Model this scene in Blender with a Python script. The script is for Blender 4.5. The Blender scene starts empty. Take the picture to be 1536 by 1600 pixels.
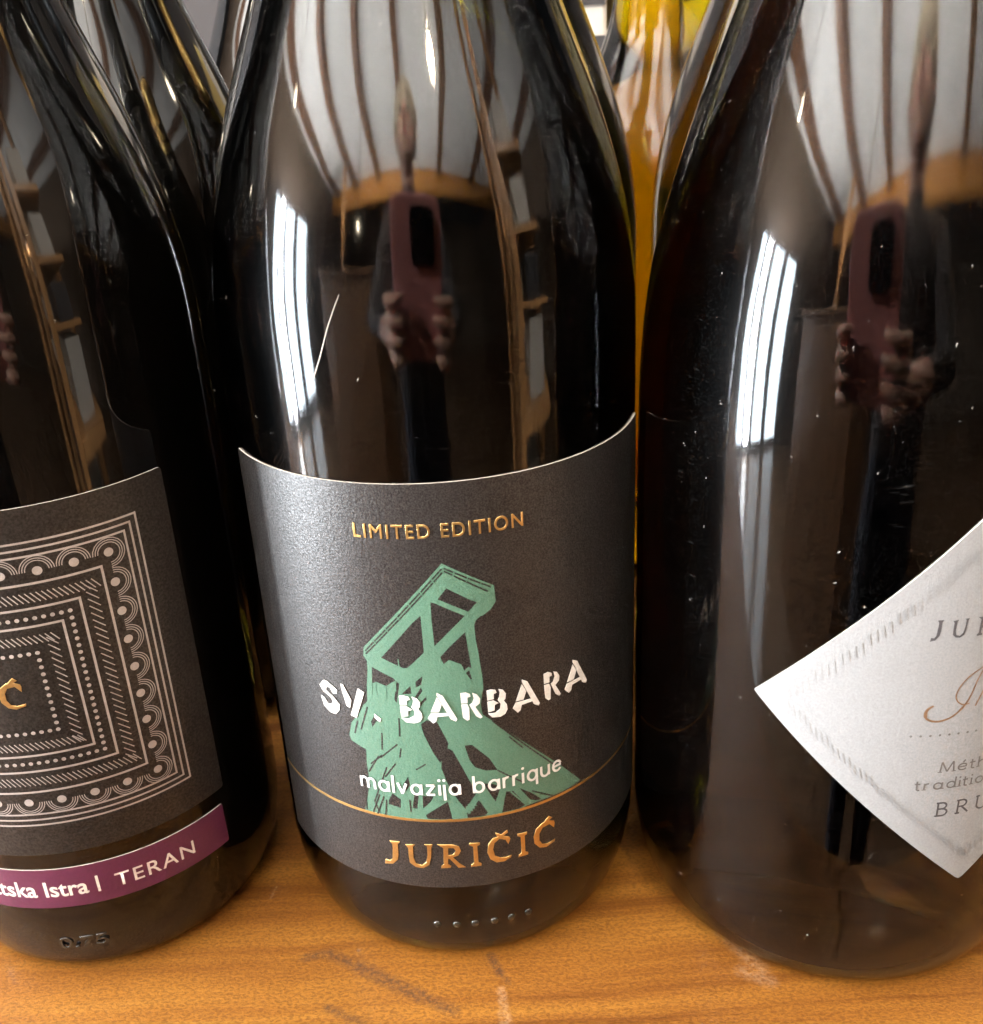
import bpy, bmesh, math, random
from mathutils import Vector, Matrix
from mathutils.geometry import tessellate_polygon
from math import sin, cos, pi, radians, sqrt, atan2

scene = bpy.context.scene
COL = scene.collection

# ------------------------------------------------------------------ camera
CAM_POS = Vector((0.010548, -0.201583, 0.182743))
PITCH, ROLL = 0.427735, -0.053177
FWD = Vector((0, cos(PITCH), -sin(PITCH)))
_up = Vector((0, sin(PITCH), cos(PITCH)))
_rt = Vector((1, 0, 0))
RGT = cos(ROLL) * _rt + sin(ROLL) * _up
UPV = -sin(ROLL) * _rt + cos(ROLL) * _up
cam_data = bpy.data.cameras.new('camera')
cam = bpy.data.objects.new('camera', cam_data)
COL.objects.link(cam)
cam.matrix_world = Matrix(((RGT.x, UPV.x, -FWD.x, CAM_POS.x),
                           (RGT.y, UPV.y, -FWD.y, CAM_POS.y),
                           (RGT.z, UPV.z, -FWD.z, CAM_POS.z),
                           (0, 0, 0, 1)))
cam_data.sensor_fit = 'HORIZONTAL'
cam_data.sensor_width = 36.0
cam_data.lens = 36.0 * 1600.92 / 1536.0
cam_data.clip_start = 0.002
cam_data.clip_end = 100
cam_data.dof.use_dof = True
cam_data.dof.focus_distance = 0.198
cam_data.dof.aperture_fstop = 40.0
scene.camera = cam

# ------------------------------------------------------------------ world, exposure
world = bpy.data.worlds.new('World')
scene.world = world
world.use_nodes = True
world.node_tree.nodes['Background'].inputs[0].default_value = (0.9, 0.93, 1.0, 1)
world.node_tree.nodes['Background'].inputs[1].default_value = 0.03
scene.view_settings.view_transform = 'Standard'
scene.view_settings.look = 'None'
scene.view_settings.gamma = 1.0
scene.view_settings.exposure = 0.0
scene.cycles.use_denoising = True
scene.cycles.use_adaptive_sampling = True
scene.cycles.adaptive_threshold = 0.05
scene.cycles.max_bounces = 6
scene.cycles.transmission_bounces = 4
scene.cycles.glossy_bounces = 3
scene.cycles.diffuse_bounces = 2
scene.cycles.transparent_max_bounces = 12
scene.cycles.caustics_reflective = False
scene.cycles.caustics_refractive = False
scene.cycles.sample_clamp_indirect = 25.0

# ------------------------------------------------------------------ lamps
def add_light(name, kind, loc, aim, energy, color, **kw):
    d = bpy.data.lights.new(name, kind)
    d.energy = energy
    d.color = color
    for k, v in kw.items():
        setattr(d, k, v)
    o = bpy.data.objects.new(name, d)
    COL.objects.link(o)
    o.location = loc
    o.rotation_euler = (Vector(aim) - Vector(loc)).to_track_quat('-Z', 'Y').to_euler()
    return o

WIN_X = -3.00
WIN_Y0, WIN_Y1, WIN_Z0, WIN_Z1 = -1.80, -0.46, -0.93, 1.02
add_light('window_daylight', 'AREA', (WIN_X - 0.10, (WIN_Y0 + WIN_Y1) / 2, (WIN_Z0 + WIN_Z1) / 2),
          (0, (WIN_Y0 + WIN_Y1) / 2, (WIN_Z0 + WIN_Z1) / 2), 300.0, (0.80, 0.91, 1.0),
          shape='RECTANGLE', size=WIN_Y1 - WIN_Y0, size_y=WIN_Z1 - WIN_Z0)
# the open pane between two mullions, where the bright sky shows
PANE_Y0, PANE_Y1 = -0.86, -0.72
add_light('open_pane_daylight', 'AREA', (WIN_X - 0.06, (PANE_Y0 + PANE_Y1) / 2, (WIN_Z0 + WIN_Z1) / 2),
          (0, (PANE_Y0 + PANE_Y1) / 2, (WIN_Z0 + WIN_Z1) / 2), 330.0, (0.92, 0.96, 1.0),
          shape='RECTANGLE', size=PANE_Y1 - PANE_Y0, size_y=WIN_Z1 - WIN_Z0)
# unseen fill spots added below the ceiling to brighten it
for ux, uy, ue in ((-2.3, -1.0, 1200), (-1.2, -2.1, 1000), (0.2, -2.1, 470), (1.5, -1.4, 260), (2.6, -1.2, 200), (-1.5, -0.3, 950), (0.7, 0.2, 60), (-0.6, 0.4, 130)):
    add_light('ceiling_fill', 'SPOT', (ux, uy, 0.55), (ux, uy, 3), ue, (1.0, 0.97, 0.93),
              spot_size=radians(150), spot_blend=0.6, shadow_soft_size=0.05)
# made-up fill spot that brightens the phone and the photographer's hands
add_light('added_fill_spot', 'SPOT', (-1.00, 0.36, 0.86), (0.0, -0.24, 0.13), 300.0, (1.0, 0.94, 0.88),
          spot_size=radians(13), spot_blend=0.5, shadow_soft_size=0.03)
# unseen fill spots, added to brighten the rack, counter, far wall and head
for aim, en, sz in (((1.25, -1.0, 0.15), 520.0, 52), ((-1.0, -1.5, -0.1), 560.0, 44), ((0.3, -5.0, 0.5), 900.0, 60), ((-0.03, -0.80, 0.62), 150.0, 14)):
    add_light('added_fill_spot', 'SPOT', (0.05, 0.62, 1.45), aim, en, (1.0, 0.93, 0.84),
              spot_size=radians(sz), spot_blend=0.5, shadow_soft_size=0.04)

# ------------------------------------------------------------------ helpers
def tag(o, label=None, cat=None, group=None, kind=None):
    if label: o['label'] = label
    if cat: o['category'] = cat
    if group: o['group'] = group
    if kind: o['kind'] = kind
    return o

def empty(name, loc=(0, 0, 0), rz=0):
    o = bpy.data.objects.new(name, None)
    COL.objects.link(o)
    o.location = loc
    o.rotation_euler.z = rz
    o.empty_display_size = 0.02
    return o

def mesh_obj(name, verts, faces, mats, parent=None, smooth=False, fmat=None):
    me = bpy.data.meshes.new(name)
    me.from_pydata([tuple(v) for v in verts], [], faces)
    for m in (mats if isinstance(mats, (list, tuple)) else [mats]):
        me.materials.append(m)
    if fmat:
        me.polygons.foreach_set('material_index', fmat)
    if smooth:
        me.polygons.foreach_set('use_smooth', [True] * len(me.polygons))
    me.update()
    o = bpy.data.objects.new(name, me)
    COL.objects.link(o)
    o.parent = parent
    return o

def bm_obj(name, bm, mats, parent=None, smooth=False):
    me = bpy.data.meshes.new(name)
    bm.to_mesh(me)
    bm.free()
    for m in (mats if isinstance(mats, (list, tuple)) else [mats]):
        me.materials.append(m)
    if smooth:
        me.polygons.foreach_set('use_smooth', [True] * len(me.polygons))
    o = bpy.data.objects.new(name, me)
    COL.objects.link(o)
    o.parent = parent
    return o

def bm_box(bm, lo, hi, bevel=0.0, seg=2):
    r = bmesh.ops.create_cube(bm, size=1.0)
    vs = r['verts']
    for v in vs:
        v.co = Vector([lo[i] + (v.co[i] + 0.5) * (hi[i] - lo[i]) for i in range(3)])
    if bevel:
        es = list({e for v in vs for e in v.link_edges})
        bmesh.ops.bevel(bm, geom=es, offset=bevel, segments=seg, affect='EDGES', profile=0.6)

def box_obj(name, lo, hi, mat, parent=None, bevel=0.0, seg=2):
    bm = bmesh.new()
    bm_box(bm, lo, hi, bevel, seg)
    return bm_obj(name, bm, mat, parent)

# ------------------------------------------------------------------ node helpers
class NT:
    def __init__(self, name):
        self.m = bpy.data.materials.new(name)
        self.m.use_nodes = True
        self.t = self.m.node_tree
        self.t.nodes.clear()
        self.out = self.n('ShaderNodeOutputMaterial')
    def n(self, typ, **kw):
        nd = self.t.nodes.new(typ)
        for k, v in kw.items():
            setattr(nd, k, v)
        return nd
    def set(self, sock, v):
        if hasattr(v, 'links') or isinstance(v, bpy.types.NodeSocket):
            self.t.links.new(v, sock)
        else:
            if hasattr(sock.default_value, '__len__') and not hasattr(v, '__len__'):
                v = (v,) * len(sock.default_value)
            elif hasattr(sock.default_value, '__len__') and len(v) == 3 and len(sock.default_value) == 4:
                v = (*v, 1)
            sock.default_value = v
    def math(self, op, a, b=0.0, c=None, clamp=False):
        nd = self.n('ShaderNodeMath', operation=op, use_clamp=clamp)
        self.set(nd.inputs[0], a)
        self.set(nd.inputs[1], b)
        if c is not None: self.set(nd.inputs[2], c)
        return nd.outputs[0]
    def vmath(self, op, a, b=None, out=0):
        nd = self.n('ShaderNodeVectorMath', operation=op)
        self.set(nd.inputs[0], a)
        if b is not None: self.set(nd.inputs['Scale' if op == 'SCALE' else 1], b)
        return nd.outputs[out]
    def obj(self):
        return self.n('ShaderNodeTexCoord').outputs['Object']
    def noise(self, vec, scale, detail=3.0, rough=0.5, dist=0.0):
        nd = self.n('ShaderNodeTexNoise')
        self.set(nd.inputs['Vector'], vec)
        self.set(nd.inputs['Scale'], scale)
        self.set(nd.inputs['Detail'], detail)
        self.set(nd.inputs['Roughness'], rough)
        self.set(nd.inputs['Distortion'], dist)
        return nd.outputs[0]
    def mapping(self, vec, scale=(1, 1, 1), loc=(0, 0, 0), rot=(0, 0, 0)):
        nd = self.n('ShaderNodeMapping')
        self.set(nd.inputs['Vector'], vec)
        nd.inputs['Scale'].default_value = scale
        nd.inputs['Location'].default_value = loc
        nd.inputs['Rotation'].default_value = rot
        return nd.outputs[0]
    def ramp(self, fac, stops, interp='LINEAR'):
        nd = self.n('ShaderNodeValToRGB')
        nd.color_ramp.interpolation = interp
        el = nd.color_ramp.elements
        while len(el) < len(stops): el.new(0.5)
        for e, (p, c) in zip(el, stops):
            e.position = p
            e.color = (*c, 1) if hasattr(c, '__len__') else (c, c, c, 1)
        self.set(nd.inputs[0], fac)
        return nd.outputs[0]
    def mix(self, fac, a, b, blend='MIX'):
        nd = self.n('ShaderNodeMix', data_type='RGBA', blend_type=blend)
        self.set(nd.inputs[0], fac)
        self.set(nd.inputs[6], a)
        self.set(nd.inputs[7], b)
        return nd.outputs[2]
    def bump(self, h, strength, dist, normal=None):
        nd = self.n('ShaderNodeBump')
        self.set(nd.inputs['Strength'], strength)
        self.set(nd.inputs['Distance'], dist)
        self.set(nd.inputs['Height'], h)
        if normal is not None: self.set(nd.inputs['Normal'], normal)
        return nd.outputs[0]
    def principled(self, **kw):
        nd = self.n('ShaderNodeBsdfPrincipled')
        for k, v in kw.items():
            self.set(nd.inputs[k.replace('_', ' ')], v)
        return nd
    def done(self, shader, volume=None):
        self.t.links.new(shader, self.out.inputs['Surface'])
        if volume is not None: self.t.links.new(volume, self.out.inputs['Volume'])
        return self.m

def simple(name, col, rough=0.5, metal=0.0, spec=0.5, vary=0.15, scale=30.0, bump=0.0, bscale=200.0, bdist=0.001, **kw):
    k = NT(name)
    o = k.obj()
    nz = k.noise(o, scale, 4)
    f = k.math('MULTIPLY_ADD', nz, 2 * vary, 1 - vary)
    colv = k.mix(1.0, col, k.vmath('SCALE', (1, 1, 1), f), 'MULTIPLY')
    args = dict(Base_Color=colv, Roughness=rough, Metallic=metal, Specular_IOR_Level=spec)
    args.update(kw)
    if bump: args['Normal'] = k.bump(k.noise(o, bscale, 3), bump, bdist)
    return k.done(k.principled(**args).outputs[0])

def glass(name, sigma, dust=0.3, coat_ior=1.52, scuff=0.0, rough=0.0, coat=0.035, clear=1.0):
    """dark bottle glass filled with wine: clear dielectric shell, absorbing inside, dusty outside"""
    k = NT(name)
    o = k.obj()
    # faint waviness of moulded glass
    wav = k.noise(k.mapping(o, (1, 1, 0.16)), 110.0, 1, 0.5)
    orange = k.noise(o, 420.0, 0)
    nrm = k.bump(wav, 0.034, 0.0022)
    nrm = k.bump(orange, 0.010, 0.0003, nrm)
    smear = k.ramp(k.noise(k.mapping(o, (1, 1, 0.35)), 38.0, 2, 0.6), [(0.45, 0.0), (0.8, 1.0)])
    p = k.principled(Base_Color=(1, 1, 1) if clear else (0.0008, 0.0007, 0.0006), Roughness=k.math('MULTIPLY_ADD', smear, 0.05, rough + 0.045), IOR=1.48, Transmission_Weight=clear,
                     Coat_Weight=coat, Coat_IOR=coat_ior,
                     Coat_Roughness=k.math('MULTIPLY_ADD', smear, 0.14, 0.22), Normal=nrm, Coat_Normal=nrm)
    # dust: tiny pale specks, thicker in patches
    v = k.n('ShaderNodeTexVoronoi', feature='F1')
    jit = k.n('ShaderNodeTexNoise')
    k.set(jit.inputs['Vector'], o)
    k.set(jit.inputs['Scale'], 1500.0)
    k.set(v.inputs['Vector'], k.vmath('ADD', o, k.vmath('SCALE', jit.outputs['Color'], 0.0016)))
    k.set(v.inputs['Scale'], 640.0)
    sz = k.n('ShaderNodeSeparateColor')
    k.set(sz.inputs[0], v.outputs['Color'])
    rad = k.math('MULTIPLY', k.math('POWER', sz.outputs[0], 6.0), 0.13)
    patch = k.ramp(k.noise(o, 24.0, 3), [(0.42, 0.0), (0.66, 1.0)])
    on = k.math('LESS_THAN', sz.outputs[1], k.math('MULTIPLY', k.math('MULTIPLY_ADD', patch, 0.8, 0.2), dust))
    speck = k.math('MULTIPLY', k.math('LESS_THAN', v.outputs['Distance'], rad), on)
    # film of fine dust and rubbed scuffs
    fine = k.ramp(k.noise(o, 2600.0, 0), [(0.55, 0.0), (0.75, 1.0)])
    film = k.math('MULTIPLY', k.math('MULTIPLY', fine, patch), 0.003 * dust + 0.004 * scuff)
    scr = k.ramp(k.noise(k.mapping(o, (260, 260, 2200), rot=(0.5, 0.35, 0)), 1.0, 2), [(0.66, 0.0), (0.72, 1.0)])
    scr = k.math('MULTIPLY', k.math('MULTIPLY', scr, k.ramp(k.noise(o, 30.0, 2), [(0.55, 0.0), (0.7, 1.0)])), 0.07 * scuff)
    mask = k.math('MAXIMUM', k.math('MULTIPLY', speck, 0.34), k.math('ADD', film, scr), clamp=True)
    d = k.n('ShaderNodeBsdfDiffuse')
    d.inputs[0].default_value = (0.62, 0.60, 0.56, 1)
    mx = k.n('ShaderNodeMixShader')
    k.set(mx.inputs[0], mask)
    k.t.links.new(p.outputs[0], mx.inputs[1])
    k.t.links.new(d.outputs[0], mx.inputs[2])
    if not clear:
        return k.done(mx.outputs[0])
    va = k.n('ShaderNodeVolumeAbsorption')
    dens = max(sigma)
    va.inputs['Color'].default_value = (*[1 - s / dens for s in sigma], 1)
    va.inputs['Density'].default_value = dens
    return k.done(mx.outputs[0], va.outputs[0])

def paper(name, col, rough=0.55, spec=0.5, grain=0.5, gscale=1700.0, gdist=0.00014, vary=0.12, sheen=0.0, metal=0.0, coat=0.0, cior=1.78):
    """textured label stock (or ink printed on it)"""
    k = NT(name)
    o = k.obj()
    g = k.noise(o, gscale, 3, 0.6)
    spk = k.ramp(k.noise(o, gscale * 1.3, 2, 0.6), [(0.36, 0.25), (0.66, 1.0)])
    g2 = k.noise(o, gscale * 0.42, 2)
    h = k.math('MULTIPLY_ADD', g2, 0.6, g)
    f = k.math('MULTIPLY_ADD', k.noise(o, 90.0, 4), 2 * vary, 1 - vary)
    f2 = k.math('MULTIPLY', f, k.math('MULTIPLY_ADD', g, 0.5, 0.75))
    colv = k.mix(1.0, col, k.vmath('SCALE', (1, 1, 1), f2), 'MULTIPLY')
    nrm = k.bump(h, grain, gdist)
    return k.done(k.principled(Base_Color=colv, Roughness=rough, Specular_IOR_Level=spec, Metallic=metal, Normal=nrm, Coat_Weight=k.math('MULTIPLY', spk, coat), Coat_IOR=cior, Coat_Roughness=rough, Coat_Normal=nrm).outputs[0])

# ------------------------------------------------------------------ materials
M = {}
M['glass_black'] = glass('wine_dark_glass', (110, 130, 150), dust=0.35, scuff=0.15, clear=0.0)
M['glass_olive'] = glass('wine_olive_glass', (85, 85, 170), dust=0.25, scuff=0.25)
M['glass_brown'] = glass('sparkling_brown_glass', (64, 80, 120), dust=1.5, scuff=0.6, coat=0.05)
M['glass_green'] = glass('pale_olive_glass', (26, 28, 75), dust=0.15, rough=0.08)
M['glass_amber'] = glass('amber_glass', (20, 29, 260), dust=0.1, rough=0.05, coat=0.0)
M['char'] = paper('charcoal_label_paper', (0.0100, 0.0086, 0.0080), rough=0.42, spec=0.12, grain=0.6, gscale=2500, gdist=0.00011, coat=0.9)
M['char_left'] = paper('brown_black_label_paper', (0.014, 0.0115, 0.0098), rough=0.38, spec=0.15, coat=0.4, grain=0.3, gscale=1500, gdist=0.00014)
M['edge'] = paper('cut_paper_edge', (0.42, 0.385, 0.34), rough=0.8, grain=0.1)
M['green'] = paper('green_ink', (0.054, 0.120, 0.081), rough=0.5, spec=0.4, grain=0.5, gscale=2500, coat=0.35)
M['white_ink'] = paper('white_ink', (0.52, 0.50, 0.475), rough=0.6, grain=0.2)
M['cream_ink'] = paper('cream_ink', (0.54, 0.49, 0.43), rough=0.6, grain=0.2)
M['gold'] = paper('gold_foil', (0.70, 0.47, 0.185), rough=0.36, grain=0.25, metal=1.0, vary=0.1)
M['rose_ink'] = paper('rose_grey_metallic_ink', (0.30, 0.272, 0.255), rough=0.45, grain=0.3, metal=0.25)
M['plum'] = paper('plum_paper', (0.070, 0.010, 0.034), rough=0.42, spec=0.6, grain=0.35, gscale=1500)
M['white_paper'] = paper('off_white_paper', (0.186, 0.187, 0.190), rough=0.7, spec=0.3, grain=0.25, gscale=2400, vary=0.04)
M['grey_ink'] = paper('dark_grey_ink', (0.045, 0.042, 0.046), rough=0.6, grain=0.2)
M['mid_ink'] = paper('mid_grey_ink', (0.085, 0.078, 0.075), rough=0.6, grain=0.2)
M['pale_ink'] = paper('pale_grey_varnish', (0.168, 0.168, 0.168), rough=0.6, grain=0.2)
M['copper'] = paper('copper_foil', (0.15, 0.085, 0.048), rough=0.4, grain=0.2, metal=0.2)
M['foil_black'] = simple('black_capsule_foil', (0.03, 0.03, 0.03), 0.4, 0.3)
M['foil_gold'] = simple('gold_capsule_foil', (0.7, 0.45, 0.15), 0.35, 1.0)

# varnished wood of the shelf
def wood_shelf():
    k = NT('varnished_shelf_wood')
    o = k.obj()
    warp = k.noise(k.mapping(o, (0.6, 1, 1)), 14.0, 3)
    st = k.n('ShaderNodeCombineXYZ')
    sep = k.n('ShaderNodeSeparateXYZ')
    k.set(sep.inputs[0], o)
    k.set(st.inputs[0], k.math('MULTIPLY', sep.outputs[0], 5.0))
    k.set(st.inputs[1], k.math('MULTIPLY_ADD', warp, 1.6, k.math('MULTIPLY', sep.outputs[1], 150.0)))
    k.set(st.inputs[2], k.math('MULTIPLY', sep.outputs[2], 95.0))
    streak = k.noise(st.outputs[0], 1.0, 6, 0.62)
    fig = k.noise(k.mapping(o, (0.55, 1, 1)), 1900.0, 3, 0.55, 0.5)
    broad = k.noise(k.mapping(o, (0.5, 1, 1)), 26.0, 3)
    base = k.ramp(streak, [(0.32, (0.075, 0.022, 0.0016)), (0.45, (0.172, 0.066, 0.0085)), (0.6, (0.228, 0.098, 0.0135)), (0.78, (0.28, 0.136, 0.022))])
    base = k.mix(k.math('MULTIPLY', k.ramp(fig, [(0.38, 1.0), (0.58, 0.0)]), 0.5), base, (0.0516, 0.0129, 0.0017))
    base = k.mix(k.math('MULTIPLY', k.ramp(broad, [(0.4, 0.0), (0.7, 1.0)]), 0.35), base, (0.1204, 0.0361, 0.0043))
    def seg(a, b, w, soft):
        a = Vector((*a, 0)) / 1000
        b = Vector((*b, 0)) / 1000
        ab = b - a
        pa = k.vmath('SUBTRACT', k.vmath('MULTIPLY', o, (1, 1, 0)), tuple(a))
        t = k.math('DIVIDE', k.vmath('DOT_PRODUCT', pa, tuple(ab), out=1), ab.dot(ab), clamp=True)
        dv = k.vmath('SUBTRACT', pa, k.vmath('SCALE', tuple(ab), t))
        d = k.vmath('LENGTH', dv, out=1)
        return k.math('SUBTRACT', 1.0, k.math('DIVIDE', k.math('SUBTRACT', d, w / 1000), soft / 1000, clamp=True), clamp=True)
    def join(xs):
        r = xs[0]
        for x in xs[1:]: r = k.math('MAXIMUM', r, x)
        return r
    brk = k.ramp(k.noise(o, 900.0, 3, 0.7), [(0.36, 0.0), (0.6, 1.0)])
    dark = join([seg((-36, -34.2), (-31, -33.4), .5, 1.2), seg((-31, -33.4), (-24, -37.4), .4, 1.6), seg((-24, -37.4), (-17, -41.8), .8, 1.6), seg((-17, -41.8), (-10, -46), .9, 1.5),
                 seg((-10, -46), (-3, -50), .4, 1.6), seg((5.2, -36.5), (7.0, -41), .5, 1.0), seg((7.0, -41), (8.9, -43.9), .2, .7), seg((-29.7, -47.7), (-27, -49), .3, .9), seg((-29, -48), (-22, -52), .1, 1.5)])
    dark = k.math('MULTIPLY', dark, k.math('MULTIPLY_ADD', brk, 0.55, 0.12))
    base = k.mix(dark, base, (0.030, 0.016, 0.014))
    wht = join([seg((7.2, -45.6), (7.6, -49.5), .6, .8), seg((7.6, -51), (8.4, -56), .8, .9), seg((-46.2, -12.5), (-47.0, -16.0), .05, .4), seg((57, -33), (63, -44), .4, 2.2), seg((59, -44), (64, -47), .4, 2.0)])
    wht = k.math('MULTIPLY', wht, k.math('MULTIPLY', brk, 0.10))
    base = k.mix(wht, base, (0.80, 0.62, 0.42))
    h = k.math('MULTIPLY_ADD', streak, 0.4, fig)
    nrm = k.bump(h, 0.30, 0.0005)
    cn = k.bump(fig, 0.03, 0.0003)
    p = k.principled(Base_Color=base, Roughness=0.5, Normal=nrm, Specular_IOR_Level=0.25, Coat_Weight=0.10, Coat_Roughness=0.15)
    return k.done(p.outputs[0])
M['shelf'] = wood_shelf()

def room_wood(name, a, b, rough=0.4, along=2):
    k = NT(name)
    o = k.obj()
    sc = [26, 26, 26]
    sc[along] = 1.6
    nz = k.noise(k.mapping(o, tuple(sc)), 1.0, 5, 0.6)
    return k.done(k.principled(Base_Color=k.ramp(nz, [(0.3, a), (0.7, b)]), Roughness=rough).outputs[0])
M['joist'] = room_wood('dark_joist_wood', (0.08, 0.035, 0.016), (0.16, 0.07, 0.03), 0.5, 1)
M['beam'] = room_wood('orange_beam_wood', (0.42, 0.17, 0.035), (0.62, 0.28, 0.06), 0.4, 0)
M['counter'] = room_wood('brown_counter_wood', (0.13, 0.062, 0.027), (0.20, 0.10, 0.045), 0.4, 2)
M['post'] = room_wood('rack_wood', (0.36, 0.17, 0.06), (0.5, 0.26, 0.1), 0.4, 2)
M['plaster'] = simple('white_plaster', (0.72, 0.715, 0.70), 0.9, vary=0.22, scale=5)
M['wall'] = simple('dim_wall_plaster', (0.12, 0.085, 0.06), 0.9, vary=0.3, scale=3)
M['floor'] = room_wood('dark_floor_wood', (0.09, 0.052, 0.030), (0.15, 0.092, 0.055), 0.2, 1)
M['frame'] = simple('window_frame_paint', (0.10, 0.06, 0.04), 0.5)
M['carton'] = simple('pale_carton', (0.42, 0.38, 0.33), 0.7)
M['ochre'] = simple('ochre_carton', (0.46, 0.33, 0.11), 0.7)
M['darkthing'] = simple('dark_carton', (0.03, 0.028, 0.03), 0.5)
M['coral'] = simple('coral_silicone', (0.86, 0.38, 0.39), 0.5, vary=0.03)
M['lens_black'] = simple('camera_bump_black', (0.006, 0.006, 0.007), 0.25, vary=0.0)
M['lens_glass'] = simple('lens_glass', (0.01, 0.012, 0.02), 0.03, vary=0.0)
M['skin'] = simple('skin', (0.60, 0.36, 0.27), 0.5, vary=0.06, scale=60, Subsurface_Weight=0.1)
M['hair'] = simple('light_brown_hair', (0.58, 0.48, 0.34), 0.5, vary=0.3, scale=120)
M['top'] = simple('grey_knit_top', (0.05, 0.042, 0.042), 0.9, vary=0.1, scale=80)
M['jeans'] = simple('dark_trousers', (0.008, 0.010, 0.020), 0.85, vary=0.1, scale=80)
def emis(name, col, s):
    k = NT(name)
    e = k.n('ShaderNodeEmission')
    k.set(e.inputs[0], col)
    k.set(e.inputs[1], s)
    return k.done(e.outputs[0])
M['bulb'] = emis('lamp_bulb_glow', (1.0, 0.86, 0.60), 60.0)
M['bulb_main'] = emis('main_bulb_glow', (1.0, 0.88, 0.66), 640.0)

# ------------------------------------------------------------------ curved print on a cylinder
def flat_mesh(polys, extrude=0.0, bevel=0.0, offset=0.0):
    """2-D polygons in millimetres (holes by nesting) -> bmesh"""
    if not extrude and not bevel:
        loops = [[Vector((x, y, 0)) for x, y in p] for p in polys]
        vs = [v for l in loops for v in l]
        bm = bmesh.new()
        bv = [bm.verts.new(v) for v in vs]
        for t in tessellate_polygon(loops):
            try:
                f = bm.faces.new([bv[i] for i in t])
            except ValueError:
                continue
            f.normal_update()
            if f.normal.z < 0: f.normal_flip()
        return bm
    cu = bpy.data.curves.new('outline', 'CURVE')
    cu.dimensions = '2D'
    cu.fill_mode = 'BOTH'
    cu.extrude = extrude
    cu.bevel_depth = bevel
    cu.bevel_resolution = 1
    cu.offset = offset
    for p in polys:
        sp = cu.splines.new('POLY')
        sp.points.add(len(p) - 1)
        for q, (x, y) in zip(sp.points, p):
            q.co = (x, y, 0, 1)
        sp.use_cyclic_u = True
    return curve_bm(cu)

def curve_bm(cu):
    ob = bpy.data.objects.new('outline', cu)
    COL.objects.link(ob)
    dg = bpy.context.evaluated_depsgraph_get()
    me = bpy.data.meshes.new_from_object(ob.evaluated_get(dg))
    bm = bmesh.new()
    bm.from_mesh(me)
    bpy.data.objects.remove(ob)
    bpy.data.curves.remove(cu)
    bpy.data.meshes.remove(me)
    return bm

def text_bm(body, s0, s1, z0, z1, extrude=0.0, bevel=0.0, spacing=1.0, offset=0.0, ref=None):
    """built-in face, scaled so the text spans s0..s1 and its capitals z0..z1 (mm)"""
    def mk(b, e=0.0, bv=0.0):
        cu = bpy.data.curves.new('lettering', 'FONT')
        cu.body = b
        cu.size = 1.0
        cu.space_character = spacing
        cu.offset = offset
        cu.extrude = e
        cu.bevel_depth = bv
        cu.bevel_resolution = 1
        return curve_bm(cu)
    probe = mk(ref or body)
    ys = [v.co.y for v in probe.verts]
    probe.free()
    zz = (z1 - z0) / (max(ys) - min(ys))
    bm = mk(body, extrude / zz, bevel / zz)
    xs = [v.co.x for v in bm.verts]
    sx = (s1 - s0) / (max(xs) - min(xs))
    y0, x0 = min(ys), min(xs)
    for v in bm.verts:
        v.co = Vector((s0 + (v.co.x - x0) * sx, z0 + (v.co.y - y0) * zz, v.co.z * zz))
    return bm

def wrap(name, bms, R, lift, mats, parent, smooth=False, edge=False, step=1.3):
    """bend flat bmeshes (mm) round a cylinder of radius R (m) and join them into one object"""
    out = bmesh.new()
    for i, bm in enumerate(bms):
        xs = [v.co.x for v in bm.verts]
        if not xs:
            bm.free()
            continue
        lo, hi = min(xs), max(xs)
        x = math.floor(lo / step) * step + step
        while x < hi:
            bmesh.ops.bisect_plane(bm, geom=bm.verts[:] + bm.edges[:] + bm.faces[:], dist=1e-5, plane_co=(x, 0, 0), plane_no=(1, 0, 0))
            x += step
        if edge:
            bm.normal_update()
            for f in bm.faces:
                f.material_index = 0 if abs(f.normal.z) > 0.5 else 1
        for v in bm.verts:
            th = v.co.x / 1000 / R
            rr = R + (lift + v.co.z) / 1000 + i * 2e-6
            v.co = Vector((rr * sin(th), -rr * cos(th), v.co.y / 1000))
        me = bpy.data.meshes.new('tmp')
        bm.to_mesh(me)
        bm.free()
        out.from_mesh(me)
        bpy.data.meshes.remove(me)
    out.normal_update()
    return bm_obj(name, out, mats, parent, smooth)

def ribbon(pts, w0, w1=None, closed=False):
    """stroke polygon of varying width along a polyline"""
    w1 = w0 if w1 is None else w1
    n = len(pts)
    L, Rr = [], []
    for i in range(n):
        a = Vector(pts[max(i - 1, 0)])
        b = Vector(pts[min(i + 1, n - 1)])
        if closed:
            a, b = Vector(pts[i - 1]), Vector(pts[(i + 1) % n])
        d = (b - a)
        d = d.normalized() if d.length > 0 else Vector((1, 0))
        nrm = Vector((-d.y, d.x))
        t = i / max(n - 1, 1)
        w = (w0 + (w1 - w0) * t) / 2 if not callable(w0) else w0(t) / 2
        p = Vector(pts[i])
        L.append(tuple(p + nrm * w))
        Rr.append(tuple(p - nrm * w))
    if closed: return [L, Rr]
    return [L + Rr[::-1]]

def circle(cx, cy, rx, ry=None, n=16, a0=0.0, a1=2 * pi):
    ry = rx if ry is None else ry
    m = n if abs(a1 - a0 - 2 * pi) < 1e-6 else n + 1
    return [(cx + rx * cos(a0 + (a1 - a0) * i / n), cy + ry * sin(a0 + (a1 - a0) * i / n)) for i in range(m)]

def place(polys, s0, s1, z0, z1):
    return [[(s0 + x * (s1 - s0), z0 + y * (z1 - z0)) for x, y in p] for p in polys]

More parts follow.
